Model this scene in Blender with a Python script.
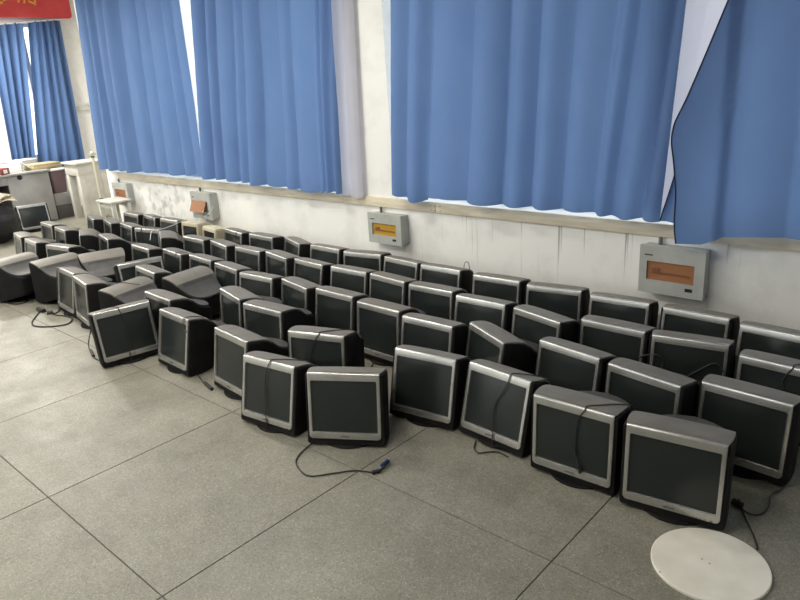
import bpy, bmesh, math, random
from mathutils import Vector, Matrix, noise
random.seed(11)
for o in list(bpy.data.objects): bpy.data.objects.remove(o)
scene = bpy.context.scene
COL = scene.collection
R = math.radians

# ------------------------------------------------------------------ camera
FPX, CAMH = 675.3, 1.75
YAW, PITCH, ROLL = 0.7478, 0.3202, -0.0633
fwd = Vector((-math.sin(YAW)*math.cos(PITCH), math.cos(YAW)*math.cos(PITCH), -math.sin(PITCH)))
r0 = Vector((math.cos(YAW), math.sin(YAW), 0)); u0 = r0.cross(fwd)
rgt = r0*math.cos(ROLL)+u0*math.sin(ROLL); up = -r0*math.sin(ROLL)+u0*math.cos(ROLL)
CAM = Vector((0, 0, CAMH))
cd = bpy.data.cameras.new('camera'); cam = bpy.data.objects.new('camera', cd); COL.objects.link(cam)
cd.sensor_width = 36; cd.lens = FPX/800*36; cd.clip_start = .05
cam.matrix_world = Matrix(((rgt.x, up.x, -fwd.x, 0), (rgt.y, up.y, -fwd.y, 0), (rgt.z, up.z, -fwd.z, CAMH), (0, 0, 0, 1)))
scene.camera = cam
def ray(px, py): return rgt*(px-400)-up*(py-300)+fwd*FPX
def on_z(px, py, z=0): d = ray(px, py); return CAM+d*((z-CAMH)/d.z)      # pixel -> point at a height
def on_y(px, py, y): d = ray(px, py); return CAM+d*(y/d.y)               # pixel -> point on the window wall's planes
def on_x(px, py, x): d = ray(px, py); return CAM+d*(x/d.x)               # pixel -> point on the end wall's planes

# ------------------------------------------------------------------ light and exposure
vs = scene.view_settings
vs.view_transform = 'Standard'; vs.look = 'None'; vs.gamma = 1; vs.use_curve_mapping = False
vs.exposure = 0.0
world = bpy.data.worlds.new('overcast_sky'); scene.world = world; world.use_nodes = True
bg = world.node_tree.nodes['Background']; bg.inputs[0].default_value = (.98, .985, 1, 1); bg.inputs[1].default_value = 3.2
FILL_POWER = 40.0                                                          # each unseen fill fitting under the ceiling
FILL_FIXTURES = [(-9.6, 1.2), (-10.5, 3.1), (-7.0, 0.6), (-7.0, 2.6), (-4.4, 0.6), (-4.4, 2.6), (-1.8, 0.6), (-4.4, -1.6), (-7.0, -1.6)]  # unseen lamps added for fill, kept mostly towards the brighter far end

# ------------------------------------------------------------------ materials
MATS = {}
def mat(name, col, rough=.5, metal=0, spec=.5):
    m = bpy.data.materials.new(name); m.use_nodes = True
    b = m.node_tree.nodes['Principled BSDF']
    b.inputs['Base Color'].default_value = (*col, 1); b.inputs['Roughness'].default_value = rough
    b.inputs['Metallic'].default_value = metal; b.inputs['Specular IOR Level'].default_value = spec
    MATS[name] = m; return m
def nodes(m): return m.node_tree.nodes, m.node_tree.links, m.node_tree.nodes['Principled BSDF']
def noisy(m, c1, c2, scale=30, detail=4, lo=.35, hi=.65, bump=0, vec=None, stretch=None):
    N, L, b = nodes(m)
    g = N.new('ShaderNodeNewGeometry'); src = g.outputs['Position']
    if stretch:
        mp = N.new('ShaderNodeMapping'); mp.inputs['Scale'].default_value = stretch; L.new(src, mp.inputs['Vector']); src = mp.outputs[0]
    t = N.new('ShaderNodeTexNoise'); t.inputs['Scale'].default_value = scale; t.inputs['Detail'].default_value = detail
    L.new(src, t.inputs['Vector'])
    r = N.new('ShaderNodeValToRGB'); r.color_ramp.elements[0].position = lo; r.color_ramp.elements[1].position = hi
    r.color_ramp.elements[0].color = (*c1, 1); r.color_ramp.elements[1].color = (*c2, 1)
    L.new(t.outputs[0], r.inputs[0]); L.new(r.outputs[0], b.inputs['Base Color'])
    if bump:
        bp = N.new('ShaderNodeBump'); bp.inputs['Strength'].default_value = bump; bp.inputs['Distance'].default_value = .002
        L.new(t.outputs[0], bp.inputs['Height']); L.new(bp.outputs[0], b.inputs['Normal'])
    return r

def terrazzo():
    m = mat('terrazzo', (.3, .29, .25), .42, 0, .4); N, L, b = nodes(m)
    g = N.new('ShaderNodeNewGeometry')
    v = N.new('ShaderNodeTexVoronoi'); v.inputs['Scale'].default_value = 190; L.new(g.outputs['Position'], v.inputs['Vector'])
    r = N.new('ShaderNodeValToRGB'); cr = r.color_ramp
    cr.elements[0].position = 0; cr.elements[0].color = (.165, .156, .13, 1); cr.elements[1].position = 1; cr.elements[1].color = (.36, .344, .29, 1)
    e = cr.elements.new(.12); e.color = (.22, .209, .175, 1); e = cr.elements.new(.85); e.color = (.272, .259, .218, 1)
    s = N.new('ShaderNodeSeparateColor'); L.new(v.outputs['Color'], s.inputs[0]); L.new(s.outputs[0], r.inputs[0])
    n = N.new('ShaderNodeTexNoise'); n.inputs['Scale'].default_value = 2.6; n.inputs['Detail'].default_value = 9; n.inputs['Roughness'].default_value = .72
    L.new(g.outputs['Position'], n.inputs['Vector'])
    r2 = N.new('ShaderNodeValToRGB'); r2.color_ramp.elements[0].position = .33; r2.color_ramp.elements[0].color = (.70, .69, .655, 1)
    r2.color_ramp.elements[1].position = .68; r2.color_ramp.elements[1].color = (1.06, 1.06, 1.03, 1); L.new(n.outputs[0], r2.inputs[0])
    mx = N.new('ShaderNodeMix'); mx.data_type = 'RGBA'; mx.blend_type = 'MULTIPLY'; mx.inputs[0].default_value = 1
    L.new(r.outputs[0], mx.inputs[6]); L.new(r2.outputs[0], mx.inputs[7]); L.new(mx.outputs[2], b.inputs['Base Color'])
    n2 = N.new('ShaderNodeTexNoise'); n2.inputs['Scale'].default_value = 6; L.new(g.outputs['Position'], n2.inputs['Vector'])
    mr = N.new('ShaderNodeMapRange'); mr.inputs[3].default_value = .32; mr.inputs[4].default_value = .6; L.new(n2.outputs[0], mr.inputs[0]); L.new(mr.outputs[0], b.inputs['Roughness'])
    return m
def wallpaint():
    m = mat('wall_paint', (.78, .77, .73), .75, 0, .2); N, L, b = nodes(m)
    g = N.new('ShaderNodeNewGeometry')
    # soft grime clouds
    n = N.new('ShaderNodeTexNoise'); n.inputs['Scale'].default_value = 2.4; n.inputs['Detail'].default_value = 8; n.inputs['Roughness'].default_value = .66
    L.new(g.outputs['Position'], n.inputs['Vector'])
    r = N.new('ShaderNodeValToRGB'); r.color_ramp.elements[0].position = .28; r.color_ramp.elements[0].color = (.74, .73, .70, 1)
    r.color_ramp.elements[1].position = .5; r.color_ramp.elements[1].color = (.87, .86, .83, 1); L.new(n.outputs[0], r.inputs[0])
    # thin dark run-down streaks, a wear pattern of the paint
    mp = N.new('ShaderNodeMapping'); mp.inputs['Scale'].default_value = (26, 26, .55); L.new(g.outputs['Position'], mp.inputs['Vector'])
    n2 = N.new('ShaderNodeTexNoise'); n2.inputs['Scale'].default_value = 1; n2.inputs['Detail'].default_value = 3; L.new(mp.outputs[0], n2.inputs['Vector'])
    r2 = N.new('ShaderNodeValToRGB'); r2.color_ramp.elements[0].position = .64; r2.color_ramp.elements[0].color = (1, 1, 1, 1)
    r2.color_ramp.elements[1].position = .72; r2.color_ramp.elements[1].color = (.42, .41, .39, 1); L.new(n2.outputs[0], r2.inputs[0])
    mx = N.new('ShaderNodeMix'); mx.data_type = 'RGBA'; mx.blend_type = 'MULTIPLY'
    sp = N.new('ShaderNodeSeparateXYZ'); L.new(g.outputs['Position'], sp.inputs[0])
    mr = N.new('ShaderNodeMapRange'); mr.inputs[1].default_value = -4.4; mr.inputs[2].default_value = -2.2; mr.inputs[3].default_value = .12; mr.inputs[4].default_value = .95
    L.new(sp.outputs[0], mr.inputs[0]); L.new(mr.outputs[0], mx.inputs[0])
    L.new(r.outputs[0], mx.inputs[6]); L.new(r2.outputs[0], mx.inputs[7])
    # scuffs rubbed into the paint near the far breaker boxes
    dv = N.new('ShaderNodeVectorMath'); dv.operation = 'DISTANCE'; dv.inputs[1].default_value = (-7.75, 4.19, .45); L.new(g.outputs['Position'], dv.inputs[0])
    m1 = N.new('ShaderNodeMapRange'); m1.inputs[1].default_value = .25; m1.inputs[2].default_value = .75; m1.inputs[3].default_value = 1; m1.inputs[4].default_value = 0; L.new(dv.outputs['Value'], m1.inputs[0])
    n3 = N.new('ShaderNodeTexNoise'); n3.inputs['Scale'].default_value = 9; n3.inputs['Detail'].default_value = 6; L.new(g.outputs['Position'], n3.inputs['Vector'])
    m2 = N.new('ShaderNodeMapRange'); m2.inputs[1].default_value = .5; m2.inputs[2].default_value = .66; m2.inputs[3].default_value = 0; m2.inputs[4].default_value = .75; L.new(n3.outputs[0], m2.inputs[0])
    mu = N.new('ShaderNodeMath'); mu.operation = 'MULTIPLY'; L.new(m1.outputs[0], mu.inputs[0]); L.new(m2.outputs[0], mu.inputs[1])
    mz = N.new('ShaderNodeMix'); mz.data_type = 'RGBA'; L.new(mu.outputs[0], mz.inputs[0]); L.new(mx.outputs[2], mz.inputs[6]); mz.inputs[7].default_value = (.42, .42, .41, 1)
    L.new(mz.outputs[2], b.inputs['Base Color'])
    return m
def cloth(name, col, col2, trans, tcol):
    m = mat(name, col, .85, 0, .15); N, L, b = nodes(m)
    g = N.new('ShaderNodeNewGeometry')
    w = N.new('ShaderNodeTexNoise'); w.inputs['Scale'].default_value = 3; w.inputs['Detail'].default_value = 5; L.new(g.outputs['Position'], w.inputs['Vector'])
    r = N.new('ShaderNodeValToRGB'); r.color_ramp.elements[0].position = .35; r.color_ramp.elements[1].position = .65
    r.color_ramp.elements[0].color = (*col, 1); r.color_ramp.elements[1].color = (*col2, 1); L.new(w.outputs[0], r.inputs[0]); L.new(r.outputs[0], b.inputs['Base Color'])
    t = N.new('ShaderNodeBsdfTranslucent'); t.inputs[0].default_value = (*tcol, 1)
    mx = N.new('ShaderNodeMixShader'); mx.inputs[0].default_value = trans
    out = N['Material Output']; L.new(b.outputs[0], mx.inputs[1]); L.new(t.outputs[0], mx.inputs[2]); L.new(mx.outputs[0], out.inputs[0])
    f = N.new('ShaderNodeTexNoise'); f.inputs['Scale'].default_value = 400; L.new(g.outputs['Position'], f.inputs['Vector'])
    bp = N.new('ShaderNodeBump'); bp.inputs['Strength'].default_value = .08; bp.inputs['Distance'].default_value = .001; L.new(f.outputs[0], bp.inputs['Height']); L.new(bp.outputs[0], b.inputs['Normal'])
    return m
terrazzo(); wallpaint()
mat('joint', (.09, .085, .075), .9)
mat('ceiling_white', (.8, .8, .78), .9)
cloth('blue_cloth', (.094, .166, .335), (.108, .182, .355), .22, (.18, .28, .53))
cloth('lining_cloth', (.50, .49, .54), (.55, .54, .60), .4, (.62, .60, .68))
mat('hem_black', (.012, .014, .03), .8)
noisy(mat('sill_wood', (.5, .42, .27), .5), (.66, .58, .43), (.77, .70, .55), 5, 5, stretch=(1, 1, 8))
mat('sill_top', (.82, .81, .78), .5)
mat('window_frame', (.75, .76, .76), .4)
m = mat('glass', (1, 1, 1), 0); N, L, b = nodes(m)
tr = N.new('ShaderNodeBsdfTransparent'); tr.inputs[0].default_value = (.93, .96, .95, 1); gl = N.new('ShaderNodeBsdfGlossy'); gl.inputs['Roughness'].default_value = .02
mx = N.new('ShaderNodeMixShader'); mx.inputs[0].default_value = .06; L.new(tr.outputs[0], mx.inputs[1]); L.new(gl.outputs[0], mx.inputs[2]); L.new(mx.outputs[0], N['Material Output'].inputs[0])
noisy(mat('silver', (.5, .5, .48), .27, .75, .5), (.42, .415, .395), (.48, .475, .455), 14, 3)
noisy(mat('hood_silver', (.30, .285, .265), .48, .15, .35), (.175, .16, .136), (.205, .19, .163), 10, 4)
noisy(mat('hood_dark', (.10, .097, .095), .5, 0, .4), (.055, .053, .049), (.073, .07, .066), 12, 4)
noisy(mat('housing_black', (.022, .022, .023), .7, 0, .12), (.008, .008, .0085), (.014, .0135, .0135), 9, 5)
mat('screen_glass', (.018, .022, .0215), .22, 0, .4)
mat('vent_black', (.01, .01, .01), .8)
mat('badge_dark', (.03, .03, .034), .5)
mat('cable_black', (.012, .012, .012), .5)
mat('cable_white', (.6, .6, .57), .5)
mat('vga_blue', (.01, .02, .085), .45)
mat('plug_metal', (.45, .45, .45), .35, .9)
noisy(mat('beige', (.52, .47, .33), .5), (.46, .41, .285), (.55, .50, .36), 10, 4)
mat('beige_dark', (.36, .32, .22), .55)
noisy(mat('box_grey', (.42, .43, .41), .5), (.38, .39, .37), (.45, .46, .44), 8, 4)
m = mat('amber', (.34, .155, .075), .25, 0, .4)
m = mat('amber_yellow', (.45, .26, .035), .25, 0, .4)
mat('amber_dark', (.2, .08, .04), .4)
mat('conduit', (.13, .12, .10), .6)
noisy(mat('white_board', (.74, .71, .63), .55), (.68, .645, .56), (.77, .74, .665), 9, 6)
mat('screw', (.06, .055, .05), .5)
noisy(mat('desk_grey', (.40, .39, .385), .5), (.29, .285, .28), (.35, .342, .335), 5, 4)
mat('desk_dark', (.09, .085, .085), .6)
noisy(mat('cream_paint', (.60, .585, .53), .5), (.54, .525, .47), (.65, .635, .585), 6, 5)
mat('paper_white', (.80, .80, .80), .7)
mat('carton_grey', (.40, .41, .44), .6)
noisy(mat('cardboard', (.42, .35, .20), .7), (.37, .30, .17), (.47, .40, .25), 8, 4)
mat('red_brown', (.22, .06, .045), .6)
mat('bin_brown', (.17, .115, .125), .35)
noisy(mat('banner_red', (.62, .055, .06), .6), (.58, .045, .055), (.68, .075, .075), 4, 4)
mat('banner_yellow', (.85, .42, .05), .6)
noisy(mat('bag_black', (.012, .012, .013), .55), (.008, .008, .009), (.02, .02, .021), 20, 5, bump=.6)
noisy(mat('newsprint', (.58, .53, .42), .8), (.36, .32, .25), (.68, .63, .51), 45, 5)
mat('pipe_cream', (.58, .55, .44), .45)
mat('lamp_white', (.8, .8, .8), .4)
m = mat('tube_glow', (1, 1, 1), .5); N, L, b = nodes(m); b.inputs['Emission Color'].default_value = (1, .97, .88, 1); b.inputs['Emission Strength'].default_value = 4

# ------------------------------------------------------------------ mesh helpers
def link(name, me, parent=None):
    o = bpy.data.objects.new(name, me); COL.objects.link(o)
    if parent is not None: o.parent = parent
    return o
def finish(name, bm, material, smooth=None):
    me = bpy.data.meshes.new(name)
    bmesh.ops.recalc_face_normals(bm, faces=bm.faces)
    bm.to_mesh(me); bm.free()
    me.materials.append(MATS[material] if isinstance(material, str) else material)
    if smooth is not None:
        for p in me.polygons: p.use_smooth = True
        me.set_sharp_from_angle(angle=R(smooth))
    return me
def box(bm, x0, x1, y0, y1, z0, z1, bev=0, M=None):
    r = bmesh.ops.create_cube(bm, size=1); vs_ = r['verts']
    for v in vs_: v.co = Vector(((x0+x1)/2+v.co.x*(x1-x0), (y0+y1)/2+v.co.y*(y1-y0), (z0+z1)/2+v.co.z*(z1-z0)))
    if bev:
        es = list({e for v in vs_ for e in v.link_edges})
        rb = bmesh.ops.bevel(bm, geom=es, offset=bev, segments=2, profile=.5, affect='EDGES'); vs_ = list({v for f in rb['faces'] for v in f.verts} | {v for v in vs_ if v.is_valid})
    if M is not None:
        for v in vs_: v.co = M @ v.co
    return vs_
def box_me(name, dims, material, bev=0):
    bm = bmesh.new(); box(bm, *dims, bev); return finish(name, bm, material, 35 if bev else None)
def loft(bm, rings, cap=True, closed=True):
    vr = [[bm.verts.new(p) for p in r] for r in rings]; n = len(vr[0])
    for a, b in zip(vr[:-1], vr[1:]):
        for i in range(n if closed else n-1):
            j = (i+1) % n; bm.faces.new((a[i], a[j], b[j], b[i]))
    if cap: bm.faces.new(vr[0]); bm.faces.new(vr[-1])
    return vr
def catmull(pts, k=6):
    P = [Vector(p) for p in pts]; P = [P[0]*2-P[1]]+P+[P[-1]*2-P[-2]]; out = []
    for i in range(1, len(P)-2):
        for t in range(k):
            u = t/k; a, b, c, d = P[i-1:i+3]
            out.append(.5*((2*b)+(c-a)*u+(2*a-5*b+4*c-d)*u*u+(3*b-a-3*c+d)*u**3))
    out.append(P[-2]); return out
def tube(bm, pts, r, n=7, k=6, smooth=True):
    P = catmull(pts, k) if smooth else [Vector(p) for p in pts]; rings = []
    for i, q in enumerate(P):
        t = (P[min(i+1, len(P)-1)]-P[max(i-1, 0)]).normalized()
        a = t.cross(Vector((0, 0, 1)) if abs(t.z) < .9 else Vector((1, 0, 0))).normalized(); b = t.cross(a)
        rings.append([q+(a*math.cos(2*math.pi*j/n)+b*math.sin(2*math.pi*j/n))*r for j in range(n)])
    loft(bm, rings)
def tube_me(name, pts, r, material, n=7, k=6, smooth=True):
    bm = bmesh.new(); tube(bm, pts, r, n, k, smooth); return finish(name, bm, material, 50)
def rrect(hw, z0, z1, y, r, n=4):
    out = []
    r = min(r, hw*.95, (z1-z0)/2*.95)
    for cx, cz, a0 in ((hw-r, z1-r, 0), (-hw+r, z1-r, 90), (-hw+r, z0+r, 180), (hw-r, z0+r, 270)):
        for i in range(n+1):
            a = R(a0+90*i/n); out.append(Vector((cx+r*math.cos(a), y, cz+r*math.sin(a))))
    return out
def tag(o, label=None, cat=None, group=None, kind=None):
    if label: o['label'] = label
    if cat: o['category'] = cat
    if group: o['group'] = group
    if kind: o['kind'] = kind
    return o
def empty(name, loc, rz=0):
    o = bpy.data.objects.new(name, None); o.empty_display_size = .1; COL.objects.link(o); o.location = loc; o.rotation_euler = (0, 0, rz); return o
def interp(tab, y):
    for (a, *va), (b, *vb) in zip(tab[:-1], tab[1:]):
        if y <= b: t = (y-a)/(b-a); t = max(0, t); return [p+(q-p)*t for p, q in zip(va, vb)]
    return list(tab[-1][1:])

# ------------------------------------------------------------------ room shell
YW, XE, XR, YF, YREC, ZC, XC = 4.19, -11.6, 3.2, -3.6, 5.9, 3.35, -9.14
TH = .28
SILL0, SILL1 = .687, .769
floor = link('floor', box_me('floor', (XE-.3, XR+.3, YF-.3, YREC+.3, -.2, -.0036), 'joint')); tag(floor, kind='structure')
TS, TX, TY = 1.018, -3.077, .844
tile_cache = {}
def tile_mesh(w, d):
    key = (round(w, 3), round(d, 3))
    if key not in tile_cache:
        bm = bmesh.new(); g = .0023
        z = [(-.0035, 0), (-.0012, 0), (0, .001)]
        rings = [[Vector((sx*(w/2-g-i), sy*(d/2-g-i), zz)) for sx, sy in ((1, 1), (-1, 1), (-1, -1), (1, -1))] for zz, i in z]
        loft(bm, rings); tile_cache[key] = finish('floor_tile', bm, 'terrazzo')
    return tile_cache[key]
for i in range(-9, 8):
    for j in range(-6, 6):
        x0, x1 = max(TX+i*TS, XE), min(TX+(i+1)*TS, XR); y0, y1 = max(TY+j*TS, YF), min(TY+(j+1)*TS, YREC)
        if x1-x0 < .02 or y1-y0 < .02 or (y0 > YW and x0 > XC): continue
        o = link('floor_tile', tile_mesh(x1-x0, y1-y0), floor); o.location = ((x0+x1)/2, (y0+y1)/2, 0)

WA = (-9.0, -4.28, .74, 2.85); WB = (-3.88, 1.6, .75, 2.85)             # window openings in the long wall
bm = bmesh.new()
box(bm, XC, XR, YW, YW+TH, -.2, WA[2]); box(bm, XC, XR, YW, YW+TH, WA[3], ZC)
box(bm, XC, WA[0], YW, YW+TH, WA[2], WA[3]); box(bm, WA[1], WB[0], YW, YW+TH, WA[2], WA[3]); box(bm, WB[1], XR, YW, YW+TH, WA[2], WA[3])
tag(link('wall_back', finish('wall_back', bm, 'wall_paint')), kind='structure')
tag(link('wall_return', box_me('wall_return', (XC, XC+.25, YW+TH, YREC, -.2, ZC), 'wall_paint')), kind='structure')
tag(link('wall_recess', box_me('wall_recess', (XE, XC+.25, YREC, YREC+.25, -.2, ZC), 'wall_paint')), kind='structure')
WE = (on_x(17, 90, XE).y, 4.78, .85, 2.85)                                # window in the end wall (y range)
bm = bmesh.new()
box(bm, XE-.25, XE, YF, YREC+.25, -.2, WE[2]); box(bm, XE-.25, XE, YF, YREC+.25, WE[3], ZC)
box(bm, XE-.25, XE, YF, WE[0], WE[2], WE[3]); box(bm, XE-.25, XE, WE[1], YREC+.25, WE[2], WE[3])
tag(link('wall_left', finish('wall_left', bm, 'wall_paint')), kind='structure')
tag(link('wall_right', box_me('wall_right', (XR, XR+.25, YF, YW+TH, -.2, ZC), 'wall_paint')), kind='structure')
# corridor side wall with a row of windows
bm = bmesh.new(); CW = [(-10.4, -8.2), (-7.4, -5.2), (-4.4, -2.2)]
box(bm, XE, XR, YF-.25, YF, -.2, 1.0); box(bm, XE, XR, YF-.25, YF, 2.6, ZC)
xs = [XE]+[v for w in CW for v in w]+[XR]
for a, b in zip(xs[::2], xs[1::2]): box(bm, a, b, YF-.25, YF, 1.0, 2.6)
tag(link('wall_front', finish('wall_front', bm, 'wall_paint')), kind='structure')
tag(link('ceiling', box_me('ceiling', (XE-.25, XR+.25, YF-.25, YREC+.25, ZC, ZC+.15), 'ceiling_white')), kind='structure')

def window(n, a, b, z0, z1, pos, axis, mull):
    """frame with mullions and one pane for each light; a..b runs along x (axis 0) or y (axis 1)"""
    M = (lambda v: Vector((v[0], pos+v[1], v[2]))) if axis == 0 else (lambda v: Vector((pos+v[1], v[0], v[2])))
    def put(name, dims, material, parent):
        bm = bmesh.new(); box(bm, *dims)
        for v in bm.verts: v.co = M(v.co)
        return link(name, finish(name, bm, material), parent)
    bm = bmesh.new()
    for d in ((a, b, -.03, .03, z0, z0+.05), (a, b, -.03, .03, z1-.05, z1), (a, a+.05, -.03, .03, z0+.05, z1-.05), (b-.05, b, -.03, .03, z0+.05, z1-.05)): box(bm, *d)
    for v in bm.verts: v.co = M(v.co)
    w = tag(link('window_%d' % n, finish('window_frame', bm, 'window_frame')), kind='structure')
    ed = [a+.05+(b-a-.1)*i/mull for i in range(mull+1)]
    for x in ed[1:-1]: put('mullion', (x-.03, x+.03, -.025, .025, z0+.05, z1-.05), 'window_frame', w)
    for x, y in zip(ed[:-1], ed[1:]): put('pane', (x+(.03 if x != ed[0] else 0), y-(.03 if y != ed[-1] else 0), -.003, .003, z0+.05, z1-.05), 'glass', w)
window(1, WA[0], WA[1], WA[2], WA[3], YW+.2, 0, 5)
window(2, WB[0], WB[1], WB[2], WB[3], YW+.2, 0, 5)
window(3, WE[0], WE[1], WE[2], WE[3], XE-.15, 1, 2)
for i, (a, b) in enumerate(CW): window(4+i, a, b, 1.0, 2.6, YF-.12, 0, 2)

# window board: white top lying in the openings, tan fascia boards along its front
for i, (a, b) in enumerate(((WA[0], WA[1]), (WB[0], WB[1]))):
    tag(link('trim_%d' % (i+1), box_me('sill_board', (a, b, YW, YW+.165, WA[2], SILL1), 'sill_top')), kind='structure')
fascia = empty('trim_3', (-4, YW, SILL0)); tag(fascia, kind='structure')
jx = [XC+.35, -7.35, on_y(346, 205, YW).x, on_y(437, 205, YW).x, on_y(716, 238, YW).x, 1.2, XR]
for a, b in zip(jx[:-1], jx[1:]):
    o = link('fascia_board', box_me('fascia_board', (a+.0012, b-.0012, YW-.022, YW-.0005, SILL0, SILL1), 'sill_wood', .002), fascia); o.location = (4, -YW, -SILL0)
for px in (433, 437, 442, 715, 719):
    for dz in (.018, .055):
        p = on_y(px, 210, YW); bm = bmesh.new(); bmesh.ops.create_cone(bm, cap_ends=True, segments=8, radius1=.004, radius2=.004, depth=.004, matrix=Matrix.Rotation(R(90), 4, 'X'))
        o = link('nail', finish('nail', bm, 'screw'), fascia); o.location = (p.x+4, -.0235, dz)

# unseen ceiling tube fittings, added above the frame for fill light
for k, (x, y) in enumerate(FILL_FIXTURES):
    e = empty('fill_ceiling_lamp', (x, y, ZC-.35)); tag(e, 'unseen white twin tube ceiling lamp added to light the classroom', 'lamp', 'added tube lamps under the ceiling')
    bm = bmesh.new(); loft(bm, [[Vector((sx*.62, sy*w, z)) for sx, sy in ((1, 1), (-1, 1), (-1, -1), (1, -1))] for w, z in ((.12, .02), (.05, .09), (.03, .1))])
    link('reflector', finish('reflector', bm, 'lamp_white'), e)
    for s in (-1, 1):
        link('rod', tube_me('rod', [(s*.5, 0, .095), (s*.5, 0, .345)], .006, 'lamp_white', smooth=False), e)
        link('tube', tube_me('tube', [(-.6, s*.055, 0), (.6, s*.055, 0)], .014, 'tube_glow', n=10, smooth=False), e)
    ld = bpy.data.lights.new('fill_tube_light', 'AREA'); ld.shape = 'RECTANGLE'; ld.size = 1.2; ld.size_y = .2; ld.energy = FILL_POWER*(3.6 if x < -10 else 1); ld.color = (1, .965, .88)  # the lamp added near the end wall is boosted to brighten it
    lo = bpy.data.objects.new('fill_tube_light', ld); COL.objects.link(lo); lo.parent = e; lo.location = (0, 0, -.02)

# ------------------------------------------------------------------ monitors
W, H = .372, .338
def make_monitor_meshes(sil='silver', hood='hood_silver', hood2='hood_dark', black='housing_black', sx=1.0):
    d = {}; W = globals()['W']*sx
    DS = .93                                                              # depth scale
    tab = [(.010, .197, -.028, .331), (.016, .200, -.031, .334), (.04, .201, -.031, .337), (.11, .200, -.027, .335), (.15, .197, -.02, .327), (.20, .187, -.006, .300),
           (.25, .170, .012, .268), (.30, .155, .03, .247), (.35, .143, .045, .238), (.383, .128, .06, .232), (.398, .112, .075, .218)]
    tab = [((y*DS if y > .04 else y), hw*sx, a, b) for y, hw, a, b in tab]
    bm = bmesh.new(); loft(bm, [rrect(hw, a, b, y, .012 if y > .012 else .010) for y, hw, a, b in tab]); d['housing'] = finish('housing', bm, black, 40)
    # bezel ring
    def ring(ins_s, ins_t, ins_b, y, rb, rt):
        out = []; hw = W/2-ins_s; z0 = ins_b; z1 = H-.001-ins_t
        for cx, cz, a0, r in ((hw-rt, z1-rt, 0, rt), (-hw+rt, z1-rt, 90, rt), (-hw+rb, z0+rb, 180, rb), (hw-rb, z0+rb, 270, rb)):
            for i in range(5): a = R(a0+22.5*i); out.append(Vector((cx+r*math.cos(a), y, cz+r*math.sin(a))))
        return out
    bm = bmesh.new()
    loft(bm, [ring(0, -.004, 0, .0165, .02, .003), ring(0, -.0038, 0, .012, .02, .003), ring(.0005, -.0028, 0, .007, .02, .0035), ring(.001, -.0008, .001, .0035, .0195, .004), ring(.002, .0025, .002, .001, .019, .004), ring(.004, .007, .004, 0, .018, .004),
              ring(.017, .036, .034, .001, .006, .006), ring(.0195, .039, .0365, .011, .005, .005)], cap=False)
    d['bezel'] = finish('bezel', bm, sil, 40)
    # tube face
    bm = bmesh.new(); n, mm = 10, 8; hw, z0, z1 = W/2-.0185, .0355, H-.0385
    g = [[bm.verts.new((-hw+2*hw*i/n, .0095-.006*(1-(2*i/n-1)**2)*(1-(2*j/mm-1)**2), z0+(z1-z0)*j/mm)) for i in range(n+1)] for j in range(mm+1)]
    for j in range(mm):
        for i in range(n): bm.faces.new((g[j][i], g[j][i+1], g[j+1][i+1], g[j+1][i]))
    d['screen'] = finish('screen', bm, 'screen_glass', 60)
    # hood: front silver cover, rear dark tongue
    prof = [(.0168, .3415, .1865), (.022, .3425, .189), (.045, .3445, .193), (.075, .3455, .195), (.10, .345, .195), (.125, .342, .194), (.145, .3375, .192), (.165, .3305, .189), (.185, .320, .185),
            (.205, .307, .179), (.225, .2935, .172), (.248, .2795, .164), (.272, .2685, .156), (.295, .261, .148), (.32, .256, .139), (.345, .252, .128), (.366, .25, .112), (.384, .249, .089), (.397, .2485, .06), (.404, .248, .025)]
    prof = [((y*DS if y > .045 else y), z, hw*sx) for y, z, hw in prof]
    k = 9
    def hoodmesh(rows, th, mt, nm):
        bm = bmesh.new(); rings = []
        for y, z, hw in rows:
            top = []; m_ = 12
            for i in range(m_+1):
                t = i/m_*2-1; e = abs(t)
                top.append(Vector((hw*t, y, z+.003*(1-t*t)-(.002 if e > .99 else 0))))
            bot = [Vector((v.x*.995, v.y+.0, v.z-th)) for v in reversed(top)]
            rings.append(top+bot)
        loft(bm, rings); return finish(nm, bm, mt, 50)
    d['top_cover'] = hoodmesh(prof[:k], .012, hood, 'top_cover')
    d['rear_cover'] = hoodmesh([(prof[k-1][0]+.0006, prof[k-1][1]-.0012, prof[k-1][2]-.001)]+prof[k:], .012, hood2, 'rear_cover')
    # vent slots in the rear cover
    bm = bmesh.new()
    for i in range(-8, 9):
        x = i*.0165*sx; dz = .0032*(1-(x/.175)**2); pa, pb = prof[k-1], prof[k+1]
        bm.faces.new([bm.verts.new((x+q*.0035, pa[0]+(pb[0]-pa[0])*f, pa[1]+(pb[1]-pa[1])*f+dz+.0006)) for q, f in ((-1, .2), (1, .2), (1, .8), (-1, .8))])
    d['vent_slots'] = finish('vent_slots', bm, 'vent_black')
    bm = bmesh.new(); rr = []
    for r_, z in ((.15, 0), (.152, .006), (.148, .012), (.10, .018), (.07, .021), (.065, .05), (.075, .075)):
        rr.append([Vector((r_*math.cos(2*math.pi*i/28), .135+r_*math.sin(2*math.pi*i/28), z)) for i in range(28)])
    loft(bm, rr); d['stand'] = finish('stand', bm, black, 40)
    # small dark maker's mark on the chin
    bm = bmesh.new()
    for i in range(7):
        x = -.022+i*.0063; box(bm, x, x+.0022, -.0006, .0012, .012, .0195); box(bm, x+.0022, x+.005, -.0006, .0012, .012+(i % 3)*.0024, .0147+(i % 3)*.0024)
    d['badge'] = finish('badge', bm, 'badge_dark')
    bm = bmesh.new()
    for i in range(4): box(bm, .085+i*.014, .094+i*.014, -.001, .0015, .004, .0075)
    box(bm, .150, .160, -.0012, .0015, .0035, .0085); d['buttons'] = finish('control_buttons', bm, 'hood_silver')
    return d
MM = make_monitor_meshes()
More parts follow.
